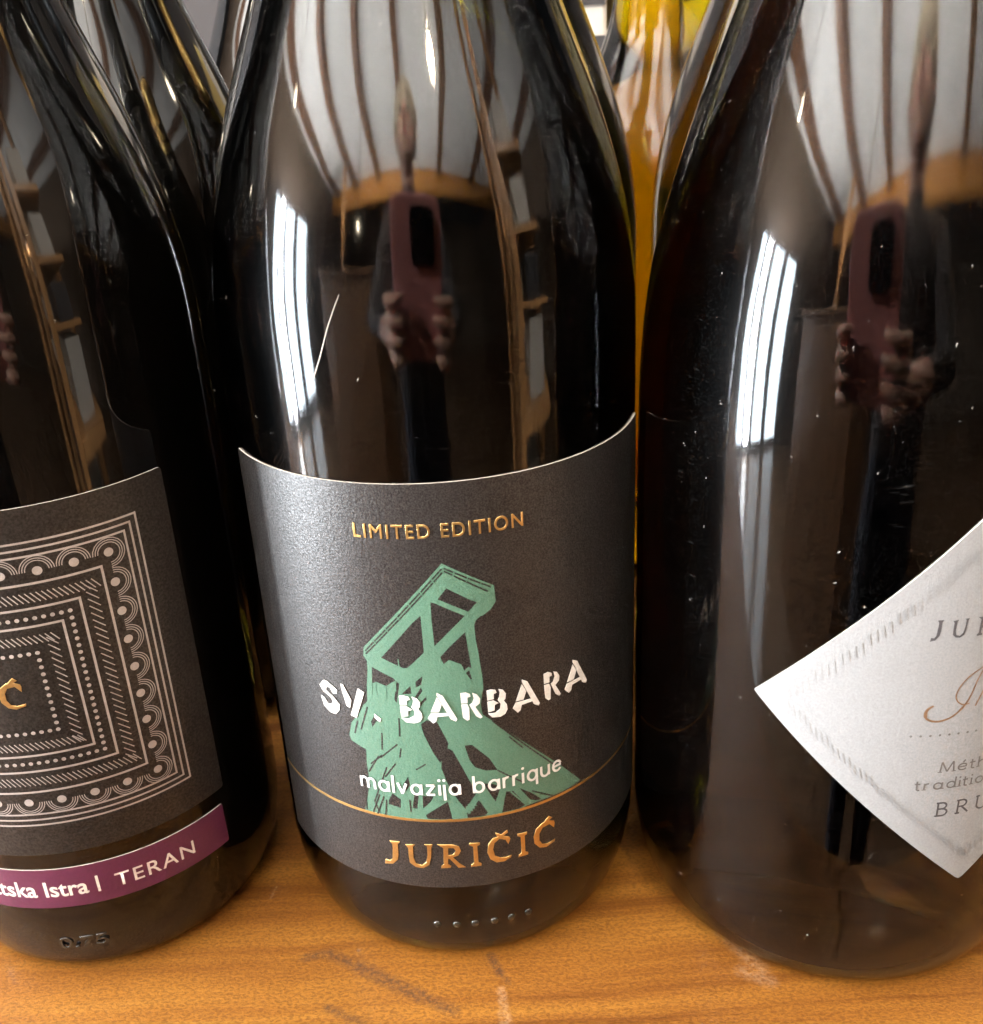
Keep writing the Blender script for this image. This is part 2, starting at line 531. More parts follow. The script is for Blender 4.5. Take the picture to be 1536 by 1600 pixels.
# ------------------------------------------------------------------ artwork traced in label millimetres (arc length, height)
OUT=[[-15.16,70.1],[-14.9,73.6],[-14.38,77.32],[-14.28,79.26],[-14.9,80.34],[-14.62,82.28],[1.26,100.07],[5.99,97.12],[10.31,94.49],[10.49,91.16],[9.56,89.76],[7.99,88.69],[7.49,88.6],[6.65,87.89],[6.31,86.92],[6.41,83.69],[6.76,80.83],[7.14,76.51],[7.28,73.35],[7.04,71.94],[6.6,69.47],[6.82,67.23],[8.54,65.48],[21.74,51.08],[27.87,43.51],[23.29,43.16],[16.97,43.25],[9.75,42.57],[2.62,42.37],[-6.13,42.73],[-13.86,42.68],[-18.69,42.9],[-17.87,45.74],[-16.91,49.98],[-16.86,52.6],[-16.97,55.16],[-16.68,58.41],[-19.87,59.79],[-20.21,61.03],[-19.32,64.2],[-17.07,67.23],[-16.1,69.07]]
HOL=[[[1.79,95.02],[6.09,92.1],[7.09,91.59],[5.37,89.85],[4.61,90.33],[0.09,92.94]],[[-1.21,92.39],[-0.45,92.13],[4.69,89.08],[4.21,88.62],[-1.14,83.25],[-1.28,88.8]],[[-3.18,89.65],[-3.18,81.84],[-6.49,78.5],[-7.22,78.4],[-11.33,80.37],[-4.78,88.18]],[[4.57,85.68],[5.28,77.88],[4.69,78.2],[3.94,77.47],[3.48,78.94],[1.29,80.11],[0.23,79.24],[-0.26,80.8],[1.57,82.89]],[[-13.41,78.08],[-9.3,76.05],[-9.03,75.59],[-10.97,74.19],[-12.86,74.86],[-13.75,74.4]],[[-3.83,76.77],[-4.22,74.85],[-5.26,74.23],[-5.24,75.44]],[[-6.26,74.56],[-6.2,72.82],[-8.09,72.59]],[[-4.27,74.32],[-4.09,73.4],[-5.77,70.93],[-5.49,72.28]],[[-3.51,72.19],[-3.41,71.58],[-4.81,69.97],[-4.75,70.71]],[[4.21,76.96],[4.85,77.46],[5.24,75.5],[4.93,75.42]],[[-4.96,65.88],[-3.78,66.86],[-1.81,66.35],[0.02,61.29],[-0.32,60.24],[0.65,59.67],[4.57,49.13],[4.43,48.45],[2.23,45.25],[0.86,47.76],[-0.93,52.11],[-1.79,55.54],[-1.53,57.38],[-1.97,56.89],[-3.15,59.42],[-4.54,63.45]],[[3.0,60.6],[4.42,60.57],[7.58,56.8],[9.04,53.64],[6.75,54.02],[4.73,55.14],[3.8,56.83]],[[6.07,51.03],[7.97,50.46],[9.48,49.41],[8.32,46.03],[7.23,48.33]],[[10.53,47.96],[11.98,47.67],[14.56,43.46],[12.91,42.96],[9.51,42.99]],[[13.3,48.0],[15.81,45.93],[17.86,43.6],[16.98,43.52],[15.44,44.38]],[[4.92,47.24],[6.64,43.67],[6.0,42.99],[2.72,42.9],[2.37,44.0]],[[-5.61,44.0],[-1.07,47.36],[-0.36,42.83],[-5.4,43.04]],[[-12.99,46.87],[-12.08,48.66],[-10.43,47.4],[-10.62,45.26],[-13.17,45.81]],[[-7.56,48.96],[-6.7,49.03],[-7.2,45.49],[-8.19,45.57]],[[-5.95,48.81],[-3.75,48.71],[-4.37,47.39],[-6.06,45.57]],[[-14.92,65.45],[-14.11,66.83],[-13.54,65.91],[-14.76,64.21]],[[-8.8,75.35],[-8.33,74.92],[-9.21,70.52],[-9.62,71.27]],[[-9.75,50.97],[-8.48,53.27],[-8.23,51.15],[-9.13,49.75]]]
SLIT=[[[-14.37,81.5],[1.19,98.99]],[[-14.34,80.79],[1.27,98.27]],[[1.58,99.09],[9.75,94.25]],[[1.6,98.53],[9.15,93.47]],[[-12.88,63.16],[-13.2,59.16]],[[-9.1,67.12],[-9.27,62.83]],[[-9.31,60.01],[-9.72,57.79]],[[-9.93,60.9],[-13.74,57.16]],[[-12.65,55.03],[-16.18,45.77]],[[-14.07,57.52],[-16.65,53.09]],[[-10.72,56.19],[-13.19,52.58]],[[-6.74,55.12],[-4.73,56.56]],[[8.54,65.48],[21.71,50.13]],[[9.01,53.65],[14.1,49.26]],[[15.9,46.42],[20.67,43.18]],[[-16.22,46.21],[-15.35,43.22]],[[-14.87,47.87],[-16.77,42.93]],[[-13.95,47.55],[-15.79,42.75]],[[-17.28,63.08],[-15.3,68.83]],[[-18.81,61.85],[-17.84,65.0]],[[-8.6,47.63],[-8.57,44.56]],[[-18.03,47.91],[-18.16,43.2]],[[-13.45,46.86],[-14.02,42.96]],[[-16.03,55.18],[-13.29,57.88]],[[11.65,61.03],[14.42,57.5]]]
GREEN=[[[11.43,47.7],[14.63,43.26]],[[2.72,44.05],[5.19,47.63]],[[2.47,45.84],[3.13,44.0]],[[2.86,46.45],[3.59,44.6]],[[3.3,46.83],[4.04,45.1]],[[3.67,47.35],[4.49,45.65]],[[-8.07,80.43],[-8.02,78.66]],[[-12.98,74.77],[-13.16,71.93]],[[-10.97,74.19],[-11.25,71.22]],[[-9.04,75.47],[-9.14,73.16]],[[-13.81,74.27],[-14.07,71.78]],[[-12.62,84.15],[-11.99,83.2]],[[-10.11,87.04],[-9.5,86.08]],[[-7.71,89.78],[-7.11,88.81]],[[-5.38,92.39],[-4.79,91.41]],[[-3.12,94.89],[-2.53,93.91]],[[-0.91,97.3],[-0.32,96.31]],[[3.46,98.56],[3.08,97.39]],[[5.76,97.19],[5.38,96.02]],[[8.09,95.74],[7.71,94.57]]]
LET={"A":[[[0.367,1.0],[0.569,0.893],[1.0,0.105],[0.941,0.03],[0.763,0.128],[0.362,0.912]],[[0.367,0.86],[0.52,0.605],[0.403,0.362],[0.113,0.37]],[[0.11,0.334],[0.666,0.336],[0.732,0.234],[0.334,0.212],[0.285,0.066],[0.177,0.0],[0.0,0.176]]],"R":[[[0.0,0.988],[0.261,1.0],[0.462,0.93],[0.487,0.829],[0.339,0.815],[0.328,0.618],[0.008,0.626]],[[0.005,0.595],[0.309,0.589],[0.39,0.433],[0.368,0.023],[0.237,0.0],[0.051,0.121]],[[0.554,0.961],[0.79,0.883],[0.935,0.72],[0.898,0.558],[0.677,0.453],[1.0,0.059],[0.874,0.017],[0.664,0.129],[0.384,0.555],[0.535,0.606],[0.616,0.76]]],"B":[[[0.0,0.975],[0.2,1.0],[0.445,0.955],[0.509,0.851],[0.357,0.821],[0.344,0.646],[0.011,0.635]],[[0.005,0.603],[0.315,0.616],[0.579,0.487],[0.376,0.446],[0.357,0.253],[0.021,0.228]],[[0.571,0.972],[0.816,0.908],[0.957,0.759],[0.917,0.588],[0.837,0.533],[0.976,0.384],[1.0,0.216],[0.875,0.07],[0.613,0.0],[0.213,0.031],[0.003,0.19],[0.376,0.179],[0.613,0.286],[0.651,0.445],[0.512,0.592],[0.597,0.695],[0.635,0.835]]],"S":[[[0.002,0.793],[0.285,1.0],[0.477,0.991],[0.947,0.806],[0.906,0.679],[0.686,0.654],[0.571,0.814],[0.412,0.8],[0.348,0.696],[0.724,0.54],[1.0,0.348],[0.928,0.152],[0.705,0.003],[0.453,0.0],[0.122,0.148],[0.0,0.46],[0.197,0.438],[0.357,0.288],[0.525,0.291],[0.633,0.387],[0.552,0.509],[0.187,0.618]]],"V":[[[0.0,1.0],[0.117,0.997],[0.413,0.553],[0.325,0.288],[0.16,0.32],[0.025,0.82]],[[0.734,0.988],[1.0,0.89],[0.552,0.0],[0.286,0.056],[0.407,0.272]]],".":[[[0.0,1.0],[1.0,0.453],[0.767,0.0],[0.023,0.448]]]}
SER={"J":[[[0.439,0.981],[1.0,1.0],[0.872,0.883],[0.856,0.47],[0.768,0.252],[0.471,0.056],[0.0,0.0],[0.071,0.179],[0.335,0.151],[0.493,0.267],[0.578,0.692],[0.572,0.871]]],"U":[[[0.0,0.913],[0.339,0.955],[0.258,0.843],[0.24,0.404],[0.31,0.154],[0.544,0.1],[0.724,0.244],[0.799,0.557],[0.808,0.916],[0.721,0.986],[1.0,1.0],[0.944,0.871],[0.907,0.46],[0.809,0.146],[0.584,0.0],[0.299,0.023],[0.096,0.18],[0.078,0.488],[0.085,0.796]]],"R":[[[0.0,1.0],[0.567,0.992],[0.807,0.9],[0.867,0.708],[0.754,0.526],[0.526,0.456],[0.803,0.159],[1.0,0.003],[0.741,0.0],[0.423,0.405],[0.349,0.407],[0.329,0.162],[0.448,0.079],[0.419,0.013],[0.066,0.0],[0.074,0.082],[0.181,0.164],[0.212,0.867]],[[0.386,0.864],[0.606,0.857],[0.696,0.718],[0.585,0.562],[0.361,0.543]]],"I":[[[0.0,1.0],[0.957,0.977],[0.948,0.898],[0.697,0.859],[0.706,0.156],[1.0,0.084],[0.967,0.003],[0.014,0.0],[0.052,0.08],[0.341,0.148],[0.336,0.851],[0.009,0.92]]],"Č":[[[0.934,0.775],[0.983,0.701],[0.89,0.548],[0.793,0.707],[0.525,0.782],[0.301,0.667],[0.23,0.463],[0.295,0.238],[0.531,0.135],[0.778,0.114],[1.0,0.137],[0.969,0.077],[0.687,0.0],[0.359,0.01],[0.1,0.157],[0.0,0.387],[0.058,0.658],[0.259,0.822],[0.585,0.858]],[[0.378,0.987],[0.614,0.895],[0.867,1.0],[0.89,0.932],[0.637,0.818],[0.425,0.882]]],"I2":[[[0.0,1.0],[0.94,1.0]],[[0.095,0.0],[1.0,0.032]]],"Ć":[[[0.971,0.776],[1.0,0.702],[0.963,0.561],[0.75,0.735],[0.411,0.702],[0.252,0.529],[0.24,0.312],[0.382,0.14],[0.626,0.091],[0.996,0.132],[0.973,0.073],[0.56,0.0],[0.258,0.065],[0.029,0.259],[0.0,0.487],[0.114,0.718],[0.419,0.852],[0.725,0.851]],[[0.51,0.869],[0.731,1.0],[0.882,0.913],[0.506,0.792]]]}

# ------------------------------------------------------------------ the shelf the bottles stand on
shelf = empty('shelf', (0, 0, 0))
tag(shelf, kind='structure')
box_obj('shelf_board', (-0.62, -0.096, -0.028), (0.62, 0.46, 0.0), M['shelf'], shelf, bevel=0.0025)
tag(box_obj('backdrop', (-0.62, 0.462, -0.03), (0.62, 0.48, 0.62), M['darkthing']), kind='structure')

# ------------------------------------------------------------------ bottles
def pchip(zk, rk, z):
    n = len(zk)
    h = [zk[i + 1] - zk[i] for i in range(n - 1)]
    d = [(rk[i + 1] - rk[i]) / h[i] for i in range(n - 1)]
    m = [0.0] * n
    for i in range(1, n - 1):
        m[i] = 0 if d[i - 1] * d[i] <= 0 else 2 * d[i - 1] * d[i] / (d[i - 1] + d[i])
    i = max(0, min(n - 2, next((j for j in range(n - 1) if z <= zk[j + 1]), n - 2)))
    t = (z - zk[i]) / h[i]
    return (2*t**3 - 3*t**2 + 1)*rk[i] + (t**3 - 2*t**2 + t)*h[i]*m[i] + (-2*t**3 + 3*t**2)*rk[i+1] + (t**3 - t**2)*h[i]*m[i+1]

ZK = [0, .11, .125, .14, .155, .17, .185, .20, .225, .30]

def profile(R, rk):
    zs = [0.020 + 0.001 * i for i in range(276)]
    rs = [pchip(ZK, rk, z) for z in zs]
    for _ in range(6):
        rs = [rs[0]] + [(rs[i - 1] + 2 * rs[i] + rs[i + 1]) / 4 for i in range(1, len(rs) - 1)] + [rs[-1]]
        rs = [rs[0]] + [(rs[max(i - 3, 0)] + rs[i] + rs[min(i + 3, len(rs) - 1)]) / 3 for i in range(1, len(rs) - 1)] + [rs[-1]]
    pts = [(0.0, 0.024), (R * .25, 0.023), (R * .45, 0.017), (R * .62, 0.007), (R - .0115, 0.0012), (R - .0090, 0.0), (R - .0066, 0.0004), (R - .0046, 0.0018), (R - .0031, 0.0042),
           (R - .0019, 0.0075), (R - .0010, 0.0110), (R - .0004, 0.0150)]
    pts += [(min(r, R), z) for r, z in zip(rs, zs)]
    pts += [(0.0149, 0.2955), (0.0140, 0.2975), (0.0, 0.2978)]
    return pts

def lathe(name, pts, mat, parent, seg=144):
    vs, fs = [], []
    ring = []
    for r, z in pts:
        if r < 1e-6:
            ring.append([len(vs)])
            vs.append((0, 0, z))
        else:
            ring.append(list(range(len(vs), len(vs) + seg)))
            vs += [(r * cos(2*pi*k/seg), r * sin(2*pi*k/seg), z) for k in range(seg)]
    for a, b in zip(ring[:-1], ring[1:]):
        for k in range(seg):
            k2 = (k + 1) % seg
            if len(a) == 1: fs.append((a[0], b[k2], b[k]))
            elif len(b) == 1: fs.append((a[k], a[k2], b[0]))
            else: fs.append((a[k], a[k2], b[k2], b[k]))
    return mesh_obj(name, vs, fs, mat, parent, smooth=True)

def bottle(loc, R, rk, gmat, fmat, label, group=None):
    b = empty('wine_bottle', (loc[0], loc[1], 0.0002))
    tag(b, label, 'wine bottle', group)
    lathe('glass_body', profile(R, rk), gmat, b)
    rc = rk[-2] + 0.0006
    cap = [(rc - .0011, 0.226), (rc, 0.2262), (0.0168, 0.240), (0.0158, 0.262), (0.0154, 0.285), (0.0164, 0.286), (0.0166, 0.297), (0.0156, 0.2995), (0.0, 0.3)]
    lathe('capsule', cap, fmat, b, 64)
    return b

RC, RL, RR = 0.041, 0.039018, 0.044747
rkC = [.041, .041, .041, .041, .03904, .03493, .02925, .0235, .0181, .0148]
rkL = [r * RL / RC for r in rkC[:8]] + [.0178, .0148]
rkR = [RR, RR, .0444, .0430, .03962, .03505, .03001, .02489, .0181, .0148]
rkN = [.0385, .0385, .0385, .038, .034, .025, .0175, .0152, .0148, .0148]
centre = bottle((0, 0), RC, rkC, M['glass_olive'], M['foil_black'], 'dark olive bottle with charcoal label showing a green mine tower')
left = bottle((-.08519, .00025), RL, rkL, M['glass_black'], M['foil_black'], 'near black bottle with ornamental frame label and plum strip, cut by left edge')
right = bottle((.08584, -.00957), RR, rkR, M['glass_brown'], M['foil_gold'], 'stout dusty brown bottle with white diamond label at the right')
bottle((.0135, .0885), RC, rkC, M['glass_green'], M['foil_black'], 'olive translucent bottle directly behind the mine tower bottle', 'bottles in the rows behind')
bottle((.1000, .0860), .0412, [min(r, .0412) for r in rkC], M['glass_green'], M['foil_black'], 'olive translucent bottle with pale rim behind the white diamond bottle', 'bottles in the rows behind')
bottle((-.0862, .0900), RC, rkC, M['glass_black'], M['foil_black'], 'black bottle behind the ornamental frame bottle', 'bottles in the rows behind')
bottle((.0755, .1720), .0385, rkN, M['glass_amber'], M['foil_gold'], 'amber yellow bottle glowing in the gap at the back', 'bottles in the rows behind')
bottle((-.0450, .1720), RC, rkC, M['glass_black'], M['foil_black'], 'farthest dark bottle in the gap left of the mine tower bottle', 'bottles in the rows behind')

# ------------------------------------------------------------------ stroke lettering for the small type
def arc(cx, cy, rx, ry, a0, a1, n=12):
    return [(cx + rx * cos(radians(a0 + (a1 - a0) * i / n)), cy + ry * sin(radians(a0 + (a1 - a0) * i / n))) for i in range(n + 1)]
def dotp(x, y, r=.13): return ('dot', x, y, r)
RING = ('ring', .5, .5, .45, .46)
GL = {
 'a': ([RING, [(.97, 1), (.97, 0)]], 1.0), 'b': ([[(0, 1.62), (0, 0)], ('ring', .48, .5, .45, .46)], .95),
 'q': ([RING, [(.97, 1), (.97, -.5)]], 1.0), 'd': ([RING, [(.97, 1.62), (.97, 0)]], 1.0), 'l': ([[(0, 1.65), (0, 0)]], 0.0),
 'm': ([[(0, 1), (0, 0)], [(0, .45)] + arc(.36, .58, .36, .40, 180, 0) + [(.72, 0)], [(.72, .45)] + arc(1.08, .58, .36, .40, 180, 0) + [(1.44, 0)]], 1.44),
 'n': ([[(0, 1), (0, 0)], [(0, .45)] + arc(.4, .56, .4, .42, 180, 0) + [(.8, 0)]], .8),
 'h': ([[(0, 1.62), (0, 0)], [(0, .45)] + arc(.4, .56, .4, .42, 180, 0) + [(.8, 0)]], .8),
 'u': ([[(0, 1)] + [(0, .45)] + arc(.42, .42, .42, .42, 180, 360) + [(.84, .5)], [(.84, 1), (.84, 0)]], .84),
 'v': ([[(0, 1), (.42, 0)], [(.40, 0), (.84, 1)]], .84), 'z': ([[(0, .94), (.78, .94)], [(.76, .94), (.02, .06)], [(0, .06), (.8, .06)]], .8),
 'i': ([[(0, 1), (0, 0)], dotp(0, 1.42)], 0.0), 'j': ([[(0, 1), (0, -.48)], dotp(0, 1.42)], 0.0),
 'r': ([[(0, 1), (0, 0)], [(0, .5)] + arc(.36, .56, .36, .40, 180, 70, 8)], .5),
 'e': ([arc(.47, .5, .45, .46, 20, 325, 22), [(.03, .5), (.92, .56)]], .92),
 'o': ([RING], .95), 't': ([[(.1, 1.38), (.1, .2)] + arc(.32, .2, .22, .18, 180, 300, 6), [(-.14, .95), (.45, .95)]], .42),
 'M': ([[(0, 0), (.12, 1.55)], [(.12, 1.55), (.7, .1)], [(.7, .1), (1.26, 1.55)], [(1.26, 1.55), (1.4, 0)]], 1.4),
 'T': ([[(.55, 1.55), (.55, 0)], [(0, 1.5), (1.1, 1.5)], [(.3, 0), (.8, 0)]], 1.1),
 'B': ([[(.15, 1.55), (.15, 0)], [(0, 1.52)] + [(.45, 1.52)] + arc(.5, 1.17, .34, .35, 90, -90, 8) + [(.15, .82)], [(.15, .82), (.5, .82)] + arc(.52, .42, .42, .40, 90, -90, 8) + [(0, .03)]], 1.0),
 'R': ([[(.15, 1.55), (.15, 0)], [(0, 1.52)] + [(.45, 1.52)] + arc(.5, 1.15, .36, .37, 90, -90, 8) + [(.15, .78)], [(.48, .76), (1.08, 0)], [(0, .02), (.34, .02)]], 1.05),
 'U': ([[(.1, 1.55), (.1, .5)] + arc(.55, .5, .45, .48, 180, 360) + [(1.0, 1.55)], [(-.06, 1.53), (.3, 1.53)], [(.86, 1.53), (1.14, 1.53)]], 1.1),
 'é': ([arc(.47, .5, .45, .46, 20, 325, 22), [(.03, .5), (.92, .56)], [(.45, 1.15), (.68, 1.5)]], .92),
}
def stroke_text(body, s0, s1, z0, xh, w, gap=.34, space=.75, serif=False, thin=1.0):
    x, items = 0.0, []
    for ch in body:
        if ch == ' ':
            x += space
            continue
        st, adv = GL[ch]
        items += [(g, x) for g in st]
        x += adv + gap
    total = x - gap
    sx = (s1 - s0) / total
    bms = []
    T = lambda p, ox: (s0 + (p[0] + ox) * sx, z0 + p[1] * xh)
    for g, ox in items:
        if isinstance(g, tuple) and g[0] == 'ring':
            pts = [T(p, ox) for p in circle(g[1], g[2], g[3], g[4], 22)]
            polys = ribbon(pts, w, closed=True)
        elif isinstance(g, tuple):
            c = T((g[1], g[2]), ox)
            polys = [circle(c[0], c[1], w * .62, None, 10)]
        else:
            pts = [T(p, ox) for p in g]
            polys = ribbon(pts, w)
            if serif and len(g) == 2 and abs(g[0][0] - g[1][0]) < .15 and abs(g[0][1] - g[1][1]) > .8:
                q = T((min(g, key=lambda t: t[1])), ox)
                bms.append(flat_mesh([[(q[0] - w * 1.3, q[1]), (q[0] + w * 1.3, q[1]), (q[0] + w * 1.3, q[1] + w * .6), (q[0] - w * 1.3, q[1] + w * .6)]]))
        bms.append(flat_mesh(polys))
    return bms

def rect(s0, s1, z0, z1): return [(s0, z0), (s1, z0), (s1, z1), (s0, z1)]
def rrect(s0, s1, z0, z1, r=1.0, n=5):
    P = []
    for cx, cy, a in ((s1 - r, z0 + r, 270), (s1 - r, z1 - r, 0), (s0 + r, z1 - r, 90), (s0 + r, z0 + r, 180)):
        P += [(cx + r * cos(radians(a + 90 * i / n)), cy + r * sin(radians(a + 90 * i / n))) for i in range(n + 1)]
    return P
def frame_ring(s0, s1, z0, z1, w): return [rect(s0, s1, z0, z1), rect(s0 + w, s1 - w, z0 + w, z1 - w)]

# ---- centre label ---------------------------------------------------------------------------
TH = 0.15   # half thickness of the label stock, mm
lab = wrap('label', [flat_mesh([rrect(-45.4, 54.2, 25.0, 115.4, .8)], extrude=TH)], RC, TH + .02, [M['char'], M['edge']], centre, edge=True)
top = 2 * TH + .02
wrap('tower_print', [flat_mesh([OUT] + HOL)] + [flat_mesh(ribbon(g, .32)) for g in GREEN[:6]] , RC, top + .02, M['green'], lab)
slits = []
for i, s in enumerate(SLIT):
    slits.append(flat_mesh(ribbon(s, .28 if i < 4 else .30)))
wrap('tower_gap_lines', slits, RC, top + .045, M['char'], lab)
wrap('tower_railing_posts', [flat_mesh(ribbon(g, .22)) for g in GREEN[6:]], RC, top + .09, M['green'], lab)
EXT = [('S', -26.1, -21.4, 65.2, 72.6), ('V', -20.7, -15.5, 65.7, 72.9), ('.', -14.0, -12.6, 65.7, 67.6), ('B', -8.65, -4.45, 66.2, 72.5), ('A', -3.55, 2.05, 66.2, 73.2),
       ('R', 2.85, 6.8, 66.4, 72.8), ('B', 7.75, 11.65, 66.1, 72.7), ('A', 12.6, 18.3, 66.1, 73.4), ('R', 19.25, 23.1, 66.7, 73.2), ('A', 23.9, 29.9, 66.4, 73.6)]
wrap('white_lettering', [flat_mesh([p], extrude=.05, offset=-.04) for c, a, b, c0, c1 in EXT for p in place(LET[c], a, b, c0, c1)], RC, top + .17, M['white_ink'], lab)
wrap('wine_name_lettering', stroke_text('malvazija barrique', -18.6, 22.6, 49.1, 2.55, .52, gap=.46, space=.85), RC, top + .19, M['white_ink'], lab)
wrap('gold_small_lettering', [text_bm('LIMITED EDITION', -14.0, 16.3, 105.1, 107.8, extrude=.03, bevel=.04, spacing=1.18)], RC, top + .08, M['gold'], lab)
wrap('gold_line', [flat_mesh([rect(-45.2, 54.0, 42.25, 42.85)], extrude=.03)], RC, top + .05, M['gold'], lab, step=1.0)
SEREXT = [('J', -15.4, -11.7, 29.9, 36.4), ('U', -10.4, -4.9, 30.2, 36.5), ('R', -3.8, 1.35, 30.4, 36.5), ('I', 2.55, 4.65, 30.4, 36.5), ('Č', 6.05, 10.9, 30.5, 38.3), ('I', 12.4, 14.5, 30.6, 36.6), ('Ć', 15.9, 20.75, 30.8, 38.5)]
wrap('gold_lettering', [flat_mesh(place(SER[c], a, b, c0, c1), extrude=.03, bevel=.05) for c, a, b, c0, c1 in SEREXT], RC, top + .10, M['gold'], lab)

# glass knurls round the base, each moulded into the bottle
bump_mat = simple('moulded_glass', (0.012, 0.011, 0.008), 0.08, vary=0.0, spec=0.8)
for s in (-5.6, -1.4, 2.6, 6.8, 10.5, 14.4):
    th = s / 1000 / RC
    bm = bmesh.new()
    bmesh.ops.create_uvsphere(bm, u_segments=12, v_segments=8, radius=.0009)
    for v in bm.verts:
        v.co = Vector((v.co.x, v.co.y * .45, v.co.z))
    o = bm_obj('base_knurl', bm, bump_mat, centre, True)
    o.location = ((RC - .0006) * sin(th), -(RC - .0006) * cos(th), .0138)
    o.rotation_euler.z = th
wrap('hair_fibre', [flat_mesh(ribbon([(-19.5, 131.6), (-17.9, 134.6), (-16.5, 137.6), (-14.6, 142.3), (-13.2, 145.2), (-11.9, 147.7)], .22, .07))], RC, .05, M['edge'], centre)

# ---- left label -----------------------------------------------------------------------------
ll = wrap('label', [flat_mesh([rrect(-56.6, 40.0, 37.2, 113.0, .7)], extrude=.12)], RL, .14, [M['char_left'], M['edge']], left, edge=True)
lt = .26
S1, ZC, HH, SC = 32.8, 75.65, 30.9, -8.3
S0 = 2 * SC - S1
rings = []
for ins, w in ((0, .40), (1.35, .40), (2.7, .40), (8.1, .46), (13.0, .46), (16.7, .46)):
    rings.append(flat_mesh(frame_ring(S0 + ins, S1 - ins, ZC - HH + ins, ZC + HH - ins, w)))
wrap('frame_lines', rings, RL, lt + .02, M['rose_ink'], ll)
# scalloped border: triple arcs with a dot under each
P = 6.24
sx1, zt1 = S1 - 6.5, ZC + HH - 6.0
nx, nz = 11, 8
def scal(cx, cz, a0, a1):
    return [flat_mesh(ribbon(circle(cx, cz, rr, None, 14, radians(a0), radians(a1)), .17)) for rr in (2.95, 2.5, 2.05)]
sc, dots = [], []
x_of = lambda i: sx1 - P * i
z_of = lambda j: zt1 - P * j
for i in range(nx + 1):
    for zz, a in ((z_of(0), 0), (z_of(nz), 180)):
        if 0 < i < nx: sc += scal(x_of(i), zz, a, a + 180)
        dots.append(flat_mesh([circle(x_of(i), zz, .88, None, 16)]))
for j in range(1, nz):
    for xx, a in ((x_of(0), -90), (x_of(nx), 90)):
        sc += scal(xx, z_of(j), a, a + 180)
        dots.append(flat_mesh([circle(xx, z_of(j), .88, None, 16)]))
sc += scal(x_of(0), z_of(0), -90, 180) + scal(x_of(0), z_of(nz), -180, 90) + scal(x_of(nx), z_of(0), 0, 270) + scal(x_of(nx), z_of(nz), 90, 360)
wrap('scallops', sc, RL, lt + .03, M['rose_ink'], ll, step=2.0)
wrap('scallop_dots', dots, RL, lt + .03, M['rose_ink'], ll)
# hatch bands
hat = []
def hatch(ins, w, pitch):
    a0, a1, b0, b1 = S0 + ins, S1 - ins, ZC - HH + ins, ZC + HH - ins
    x = a0 + w
    while x < a1 - .2:
        for zt in (b1, b0 + w):
            hat.append(flat_mesh(ribbon([(x - .2, zt), (x + w * .62, zt - w)], .20)))
        x += pitch
    z = b1 - w * .3
    while z > b0 + w * .8:
        for xl in (a1 - w, a0):
            hat.append(flat_mesh(ribbon([(xl, z - .3), (xl + w, z - .3 - w)], .20)))
        z -= pitch * 1.55
hatch(10.0, 1.95, .95)
hatch(18.5, 1.75, .95)
wrap('hatching', hat, RL, lt + .03, M['rose_ink'], ll, step=3.0)
bead = []
for ins in (15.3, 22.4):
    a0, a1, b0, b1 = S0 + ins, S1 - ins, ZC - HH + ins - .1, ZC + HH - ins + .1
    n = round((a1 - a0) / 1.52)
    for i in range(n + 1):
        for zz in (b0, b1): bead.append(flat_mesh([circle(a0 + (a1 - a0) * i / n, zz, .42, None, 10)]))
    n = round((b1 - b0) / 1.52)
    for i in range(1, n):
        for xx in (a0, a1): bead.append(flat_mesh([circle(xx, b0 + (b1 - b0) * i / n, .42, None, 10)]))
wrap('bead_dots', bead, RL, lt + .03, M['rose_ink'], ll)
x = 6.0
gl = []
for c, w in reversed([('J', 3.1), ('U', 4.7), ('R', 4.4), ('I', 1.9), ('Č', 4.3), ('I', 1.9), ('Ć', 4.3)]):
    gl.append(flat_mesh(place(SER[c], x - w, x, 72.7, 79.5 if c in 'ČĆ' else 77.8), extrude=.03, bevel=.05))
    x -= w + 1.15
wrap('gold_lettering', gl, RL, lt + .08, M['gold'], ll)
strip = wrap('label_strip', [flat_mesh([rrect(-60, 38.8, 22.9, 33.2, .5)], extrude=.1)], RL, .12, [M['plum'], M['edge']], left, edge=True)
wrap('strip_lettering', [text_bm('Hrvatska Istra', -20.6, 7.9, 25.9, 29.9, offset=.016, ref='I'), text_bm('TERAN', 13.3, 30.2, 25.8, 29.2, spacing=1.15, offset=.004),
                         flat_mesh([rect(9.6, 10.15, 25.7, 29.9)])], RL, .24, M['cream_ink'], strip)
wrap('moulded_volume_mark', [text_bm('0.75', -1.6, 8.8, 10.6, 13.6, extrude=.12, bevel=.05)], RL - .0006, -.02, bump_mat, left)

# ---- right label ----------------------------------------------------------------------------
CX, CZ = 10.7, 72.2
HX, HT, HB = 41.6, 44.6, 40.1     # half width, height above and below the side corners
rl = wrap('label', [flat_mesh([[(CX - HX, CZ), (CX - HX + .7, CZ - .8), (CX - .8, CZ - HB + .8), (CX, CZ - HB + .3), (CX + .8, CZ - HB + .8), (CX + HX - .7, CZ - .8), (CX + HX, CZ), (CX + .6, CZ + HT), (CX - .6, CZ + HT), (CX - HX + .7, CZ + .8)]], extrude=.14)],
          RR, .16, [M['white_paper'], M['edge']], right, edge=True)
rt = .31
hs = []
for k in range(35):
    # short slanting dashes in a stepped band just inside every edge
    t = .9 + k * 1.02
    for sgx in (-1, 1):
        x = CX + sgx * (HX - 5.7 - t)
        for sgz, hh in ((1, HT), (-1, HB)):
            z = CZ + sgz * (t + .2) * hh / HX * (1.02 if sgz > 0 else .96) + ((k % 4) - 1.5) * .22 * -sgz
            hs.append(flat_mesh(ribbon([(x - .2, z + 1.15), (x + .2, z - 1.15)], .20, .26)))
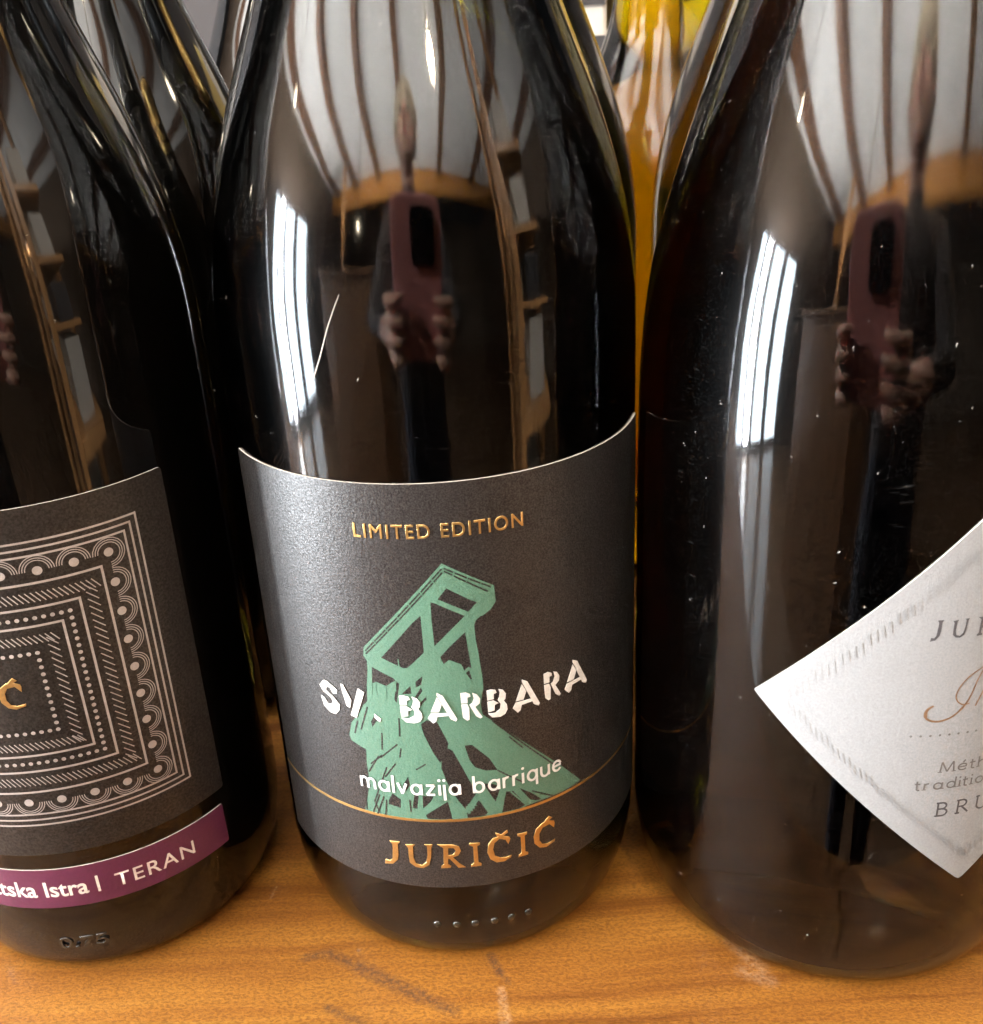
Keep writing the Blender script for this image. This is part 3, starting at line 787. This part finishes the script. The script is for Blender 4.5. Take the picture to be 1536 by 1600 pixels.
wrap('hatch_border', hs, RR, rt + .02, M['pale_ink'], rl, step=6.0)
ju = []
x = -2.4
for c, w in [('J', 1.9), ('U', 2.75), ('R', 2.7), ('I', 1.1), ('Č', 2.7), ('I', 1.1), ('Ć', 2.7)]:
    ju.append(flat_mesh(place(SER[c], x, x + w, 87.6 - (.5 if c == 'J' else 0), 92.4 if c in 'ČĆ' else 91.3)))
    x += w + 1.55
wrap('maker_lettering', ju, RR, rt + .03, M['grey_ink'], rl)
def smooth_pts(p, n=6):
    out = []
    for i in range(len(p) - 1):
        a, b, c, d = (Vector(p[max(i - 1, 0)]), Vector(p[i]), Vector(p[i + 1]), Vector(p[min(i + 2, len(p) - 1)]))
        for k in range(n):
            t = k / n
            out.append(tuple(.5 * ((2 * b) + (c - a) * t + (2*a - 5*b + 4*c - d) * t*t + (3*b - a - 3*c + d) * t**3)))
    return out + [tuple(p[-1])]
c1 = smooth_pts([(-0.04, 73.9), (-.9, 73.3), (-1.25, 72.4), (-1.0, 71.3), (.13, 70.65), (1.7, 70.6), (3.65, 71.4), (5.5, 73.4), (6.5, 75.7), (7.2, 78.4), (8.4, 81.3), (10.2, 83.0)])
c2 = smooth_pts([(10.2, 83.0), (8.0, 81.2), (5.86, 79.7), (4.3, 77.8), (3.67, 75.8), (4.1, 74.5), (5.2, 73.65), (6.4, 73.8)])
c3 = smooth_pts([(7.6, 73.0), (8.3, 75.0), (9.0, 76.6), (9.4, 74.5), (10.2, 73.0), (11.6, 73.6)])
wrap('script_initial', [flat_mesh(ribbon(c1, lambda t: .26 + .42 * max(0, sin(pi * t * 1.3 + .2)) * (1 if t > .6 or t < .25 else .35))), flat_mesh(ribbon(c2, .24)), flat_mesh(ribbon(c3, .3))], RR, rt + .04, M['copper'], rl)
wrap('dot_row', [flat_mesh([circle(-3.2 + 1.70 * i, 67.5, .24, None, 8)]) for i in range(17)], RR, rt + .03, M['mid_ink'], rl)
wrap('method_lettering', stroke_text('Méthode', 3.0, 19.6, 59.1, 1.5, .30, gap=.42, serif=True) + stroke_text('traditionnelle', -1.0, 22.6, 55.4, 1.5, .30, gap=.5, serif=True), RR, rt + .03, M['mid_ink'], rl)
wrap('grade_lettering', stroke_text('BRUT', 3.4, 18.2, 49.0, 2.0, .38, gap=.7, serif=True), RR, rt + .03, M['grey_ink'], rl)

# ------------------------------------------------------------------ pale cartons on the shelf behind the bottles
def carton(x0, x1, y0, z1, dark, label):
    c = empty('carton', ((x0 + x1) / 2, y0 + .04, 0))
    tag(c, label, 'carton', 'cartons at the back of the shelf')
    w = (x1 - x0) / 2
    box_obj('carton_body', (-w, -.04, .0005), (w, .04, z1), M['carton' if dark else 'ochre'], c, bevel=.002)
    for a in dark:
        box_obj('dark_band', (-w * .98, -.0412, a), (w * .98, -.0402, a + .012), M['darkthing'], c)
    return c
carton(-.02, .072, .29, .25, (.196, .172), 'pale carton with dark bands left of the amber bottle')
carton(.076, .165, .30, .27, (), 'plain ochre carton straight behind the amber bottle')
carton(.17, .33, .30, .23, (.18,), 'pale carton farther right behind the bottles')

# ------------------------------------------------------------------ what the glass mirrors: the shop behind the camera
FLOOR, CEIL = -0.95, 1.75
def st(o):
    return tag(o, kind='structure')
st(box_obj('floor', (WIN_X, -5.2, FLOOR - .05), (3.4, 0.6, FLOOR), M['floor']))
st(box_obj('ceiling', (WIN_X, -3.06, CEIL), (3.4, 1.2, CEIL + .05), M['plaster']))
st(box_obj('wall_far', (WIN_X, -5.25, FLOOR), (3.4, -5.2, CEIL + .05), M['wall']))
st(box_obj('wall_right', (3.4, -5.2, FLOOR), (3.45, 1.2, CEIL), M['wall']))
# left wall with the window opening
wl = empty('wall_left')
st(wl)
for lo, hi in (((WIN_X - .04, -5.2, FLOOR), (WIN_X, WIN_Y0, CEIL)), ((WIN_X - .04, WIN_Y1, FLOOR), (WIN_X, 1.2, CEIL)),
               ((WIN_X - .04, WIN_Y0, FLOOR), (WIN_X, WIN_Y1, WIN_Z0)), ((WIN_X - .04, WIN_Y0, WIN_Z1), (WIN_X, WIN_Y1, CEIL))):
    box_obj('wall_panel', lo, hi, M['wall'], wl)
wd = empty('window', (WIN_X - .02, 0, 0))
tag(wd, 'tall narrow window mirrored as a bright streak in the bottles', 'window')
wm = (WIN_Y0 + WIN_Y1) / 2
for y0, y1 in ((WIN_Y0, WIN_Y0 + .03), (PANE_Y0 - .09, PANE_Y0), (PANE_Y1, PANE_Y1 + .06), (-1.38, -1.26), (WIN_Y1 - .03, WIN_Y1)):
    box_obj('mullion', (-.03, y0, WIN_Z0), (.02, y1, WIN_Z1), M['frame'], wd, bevel=.004)
for z in (WIN_Z0, WIN_Z1 - .03):
    box_obj('rail', (-.028, WIN_Y0 + .03, z), (.018, WIN_Y1 - .03, z + .03), M['frame'], wd, bevel=.004)
jn = 0
for x in (-2.66, -1.87, -1.06, -.20, .80, 1.90, 2.85):
    o = box_obj('ceiling_joist', (x - .055, -3.05, CEIL - .09), (x + .055, 1.15, CEIL - .001), M['joist'], None, bevel=.006)
    tag(o, 'dark brown ceiling joist mirrored as a stripe, number %s from the window' % ('one', 'two', 'three', 'four', 'five', 'six', 'seven')[jn], 'joist', 'ceiling joists')
    jn += 1
tag(box_obj('lintel_beam', (WIN_X, -3.24, CEIL - .26), (3.4, -3.06, CEIL - .002), M['beam'], None, bevel=.01), 'orange wooden beam across the far end of the ceiling', 'beam')
ct = empty('counter', (-1.05, -1.5, FLOOR))
tag(ct, 'brown wooden counter mirrored left of the phone', 'counter')
box_obj('counter_top', (-.54, -.28, 1.25), (.54, .28, 1.29), M['counter'], ct, bevel=.006)
for i in range(4):
    box_obj('counter_panel', (-.5 + .25 * i, -.24, 0), (-.5 + .25 * i + .246, .24, 1.249), M['counter'], ct, bevel=.004)

for px_, py_, wd_, lb in ((.98, -1.00, .05, 'slim wooden post from floor to ceiling right of the phone'), (1.42, -.80, .06, 'wooden post nearest the right wall'), (-1.9, -2.4, .07, 'wooden post beyond the counter')):
    po = box_obj('wooden_post', (-wd_ / 2, -wd_ / 2, FLOOR), (wd_ / 2, wd_ / 2, CEIL - .10), M['post'], None, bevel=.005)
    po.location = (px_, py_, 0)
    tag(po, lb, 'post', 'posts mirrored in the glass')

rk = empty('display_rack', (1.28, -1.02, FLOOR), radians(-48))
tag(rk, 'wooden display rack of cartons mirrored right of the phone', 'rack')
for x in (-.55, -.05, .45):
    box_obj('post', (x - .025, -.15, 0), (x + .025, -.10, 2.1), M['post'], rk, bevel=.004)
for z in (.35, .7, 1.0, 1.3, 1.6):
    box_obj('board', (-.6, -.10, z), (.5, .18, z + .03), M['post'], rk, bevel=.003)
random.seed(4)
nm = ('lowest', 'second', 'third', 'fourth', 'top')
for zi, z in enumerate((.35, .7, 1.0, 1.3, 1.6)):
    x = -.56
    k = 0
    while x < .36:
        w = random.uniform(.14, .27)
        h = random.uniform(.14, .24)
        dk = random.random() < .3
        bx = box_obj('boxed_goods', (0, 0, 0), (w - .015, .16, h), M['darkthing' if dk else 'carton'], None, bevel=.004)
        bx.location = rk.matrix_basis @ Vector((x, -.04, z + .031))
        bx.rotation_euler.z = radians(-48)
        tag(bx, '%s box, %s from the left on the %s board of the mirrored rack' % ('dark' if dk else 'pale', ('first', 'second', 'third', 'fourth', 'fifth', 'sixth', 'seventh')[k], nm[zi]), 'box', '%s boxes on the %s board' % ('dark' if dk else 'pale', nm[zi]))
        x += w
        k += 1

def lamp(loc, r, energy, label):
    l = empty('spot_lamp', loc)
    tag(l, label, 'lamp', 'shop lamps')
    bm = bmesh.new()
    bmesh.ops.create_uvsphere(bm, u_segments=20, v_segments=12, radius=r)
    bm_obj('bulb', bm, M['bulb_main' if r == .05 else 'bulb'], l, True)
    lathe('shade', [(r * .5, r * 1.6), (r * .75, r * 1.55), (r * 1.25, r * .6), (r * 1.45, r * .1), (r * 1.38, r * .1), (r * 1.15, r * .6), (r * .6, r * 1.45)], M['joist'], l, 32)
    box_obj('stem', (-.006, -.006, r * 1.58), (.006, .006, max(CEIL - loc[2] - .002, r * 1.7)), M['joist'], l)
    d = bpy.data.lights.new('lamp_light', 'POINT')
    d.energy = energy
    d.color = (1.0, 0.83, 0.60)
    d.shadow_soft_size = r * .9
    o = bpy.data.objects.new('lamp_light', d)
    COL.objects.link(o)
    o.parent = l
    o.location = (0, 0, -r * 1.2)
    return l
lamp((.42, -1.25, 1.33), .05, 3, 'lamp hanging up behind the phone, the brightest')
lamp((-2.1, -.50, 1.35), .03, 3, 'small lamp above the window side')
lamp((1.25, .05, 1.00), .03, 3, 'small lamp at the right above the shelf')
lamp((-.35, .95, 1.30), .06, 40, 'added fill lamp over the far side of the shelf')  # made-up lamp, put in to light the phone front and the back bottles
lamp((-.95, -1.65, .72), .025, 2, 'small lamp over the counter')

# ------------------------------------------------------------------ the photographer, seen only as a reflection
def ph(x, y, z):
    """phone frame -> world: x right, y up, z towards the photographer, origin at the lens"""
    return CAM_POS + RGT * x + UPV * y - FWD * z
phone = empty('phone')
phone.matrix_world = cam.matrix_world.copy()
tag(phone, 'phone in a coral case with black camera bump, mirrored in the bottles', 'phone')
def slab(name, x0, x1, y0, y1, z0, z1, r, e, mat, parent):
    # rounded tablet: outline of arcs, front and back edges eased
    def loop(ins, z):
        return [(x, y, z) for x, y in rrect(x0 + ins, x1 - ins, y0 + ins, y1 - ins, r - ins, 7)]
    rings = [loop(e, z0), loop(e * .3, z0 + e * .3), loop(0, z0 + e), loop(0, z1 - e), loop(e, z1)]
    n = len(rings[0])
    vs = [v for l in rings for v in l]
    fs = [tuple(range(n))[::-1], tuple(range(4 * n, 5 * n))]
    for a in range(4):
        fs += [(a * n + k, a * n + (k + 1) % n, (a + 1) * n + (k + 1) % n, (a + 1) * n + k) for k in range(n)]
    return mesh_obj(name, vs, fs, mat, parent)
slab('case', -.0540, .0300, -.108, .0460, .0050, .0150, .013, .002, M['coral'], phone)
bump = slab('camera_bump', -.0200, .0175, -.0085, .0375, .0022, .0049, .0082, .0006, M['lens_black'], phone)
for ly in (0.0, .0250):
    bm = bmesh.new()
    bmesh.ops.create_cone(bm, cap_ends=True, segments=28, radius1=.0075, radius2=.0075, depth=.0008, matrix=Matrix.Translation((0, ly, .0018)))
    bm_obj('lens', bm, M['lens_glass'], bump)

caps = []
def limb(pts, rad):
    for (a, b, ra, rb) in zip(pts[:-1], pts[1:], rad[:-1], rad[1:]):
        caps.append((Vector(a), Vector(b), ra, rb))
def hand(sgn, xedge):
    # four fingers round the front of the phone, thumb behind it
    ys = (-.040, -.061, -.082, -.102)
    reach = (.012, .015, .013, .009)
    for y, rc in zip(ys, reach):
        limb([ph(xedge + sgn * .013, y - .014, .034), ph(xedge + sgn * .017, y - .006, .014), ph(xedge + sgn * .009, y, -.004), ph(xedge - sgn * rc * .45, y + .004, -.0065), ph(xedge - sgn * rc, y + .005, -.0040)],
             [.0085, .0080, .0074, .0068, .0058])
    for y in (-.055, -.075, -.095, -.112):
        limb([ph(xedge + sgn * .013, y - .010, .034), ph(xedge + sgn * .006, -.118, .060)], [.0115, .016])
    limb([ph(xedge + sgn * .004, -.112, .056), ph(xedge - sgn * .006, -.085, .034), ph(xedge - sgn * .016, -.055, .0265), ph(xedge - sgn * .018, -.035, .0255)], [.014, .0115, .0095, .0075])
    return ph(xedge + sgn * .008, -.128, .072)
wr = hand(1, .0300)
wlft = hand(-1, -.0540)
hx = -.03
body_y = -.86
neck = Vector((hx, body_y + .03, .47))
sh_r, sh_l = Vector((hx + .18, body_y, .415)), Vector((hx - .18, body_y, .415))
el_r, el_l = Vector((hx + .21, -.58, .10)), Vector((hx - .21, -.58, .10))
limb([wr, el_r], [.025, .038]); limb([el_r, sh_r], [.040, .052])
limb([wlft, el_l], [.025, .038]); limb([el_l, sh_l], [.040, .052])
limb([sh_r, neck + Vector((.04, 0, -.03)), neck + Vector((-.04, 0, -.03)), sh_l], [.052, .055, .055, .052])
limb([neck + Vector((0, 0, -.03)), neck + Vector((0, .03, .09))], [.052, .050])
for dx in (-.08, 0, .08):
    limb([(hx + dx * 1.1, body_y, .37), (hx + dx, body_y, .07), (hx + dx * .9, body_y, -.15), (hx + dx * 1.05, body_y - .01, -.29)], [.098, .100, .090, .100])
for s in (-1, 1):
    limb([(hx + s * .085, body_y, -.29), (hx + s * .095, body_y + .02, -.56), (hx + s * .10, body_y - .01, FLOOR + .09)], [.092, .060, .042])
    limb([(hx + s * .10, body_y - .03, FLOOR + .05), (hx + s * .11, body_y + .16, FLOOR + .035)], [.043, .034])
# head, tilted down towards the phone
hc = neck + Vector((0, .065, .185))
limb([hc + Vector((0, -.012, .03)), hc + Vector((0, .018, -.045))], [.086, .066])
limb([hc + Vector((0, .03, -.075)), hc + Vector((0, .045, -.085))], [.040, .028])
limb([hc + Vector((0, .086, .012)), hc + Vector((0, .104, -.018))], [.010, .014])
for s in (-1, 1):
    limb([hc + Vector((s * .083, -.005, .015)), hc + Vector((s * .083, -.002, -.022))], [.016, .012])
    limb([hc + Vector((s * .018, .076, -.052)), hc + Vector((0, .086, -.050))], [.009, .010])
bm = bmesh.new()
def add_capsule(bm, a, b, ra, rb, seg=14):
    d = (b - a)
    L = d.length
    q = d.to_track_quat('Z', 'Y') if L > 1e-6 else Vector((0, 0, 1)).to_track_quat('Z', 'Y')
    for p, r in ((a, ra), (b, rb)):
        bmesh.ops.create_uvsphere(bm, u_segments=seg, v_segments=8, radius=r, matrix=Matrix.Translation(p))
    bmesh.ops.create_cone(bm, cap_ends=True, segments=seg, radius1=ra, radius2=rb, depth=max(L, 1e-5), matrix=Matrix.Translation((a + b) / 2) @ q.to_matrix().to_4x4())
for c in caps: add_capsule(bm, *c)
tmp = bm_obj('person_shape', bm, M['skin'])
rm = tmp.modifiers.new('remesh', 'REMESH')
rm.mode = 'VOXEL'
rm.voxel_size = 0.0032
sm = tmp.modifiers.new('smooth', 'SMOOTH')
sm.iterations = 3
dg = bpy.context.evaluated_depsgraph_get()
me = bpy.data.meshes.new_from_object(tmp.evaluated_get(dg))
bpy.data.objects.remove(tmp)
me.name = 'person'
me.materials.clear()
for m in (M['skin'], M['top'], M['jeans']): me.materials.append(m)
for p in me.polygons:
    c = p.center
    p.use_smooth = True
    hand_zone = c.y > -.40 and c.z > 0
    p.material_index = 2 if c.z < -.11 and c.y < -.55 else (0 if (hand_zone or c.z > .50) else 1)
person = bpy.data.objects.new('person', me)
COL.objects.link(person)
tag(person, 'photographer in dark trousers holding a coral phone, mirrored in the glass', 'person')
bm = bmesh.new()
bmesh.ops.create_uvsphere(bm, u_segments=32, v_segments=20, radius=1)
for v in bm.verts:
    n = 1 + .04 * sin(v.co.x * 17 + v.co.z * 9) * cos(v.co.y * 13)
    v.co = hc + Vector((v.co.x * .101 * n, v.co.y * .105 * n - .028, v.co.z * .112 * n + .030))
    if v.co.z < hc.z - .02: v.co.y = min(v.co.y, hc.y - .03)
hair = bm_obj('hair', bm, M['hair'], person, True)
for s in (-1, 1):
    bm = bmesh.new()
    bmesh.ops.create_uvsphere(bm, u_segments=12, v_segments=8, radius=.007, matrix=Matrix.Translation(hc + Vector((s * .031, .078, .008))))
    bm_obj('eye', bm, M['lens_black'], person, True)
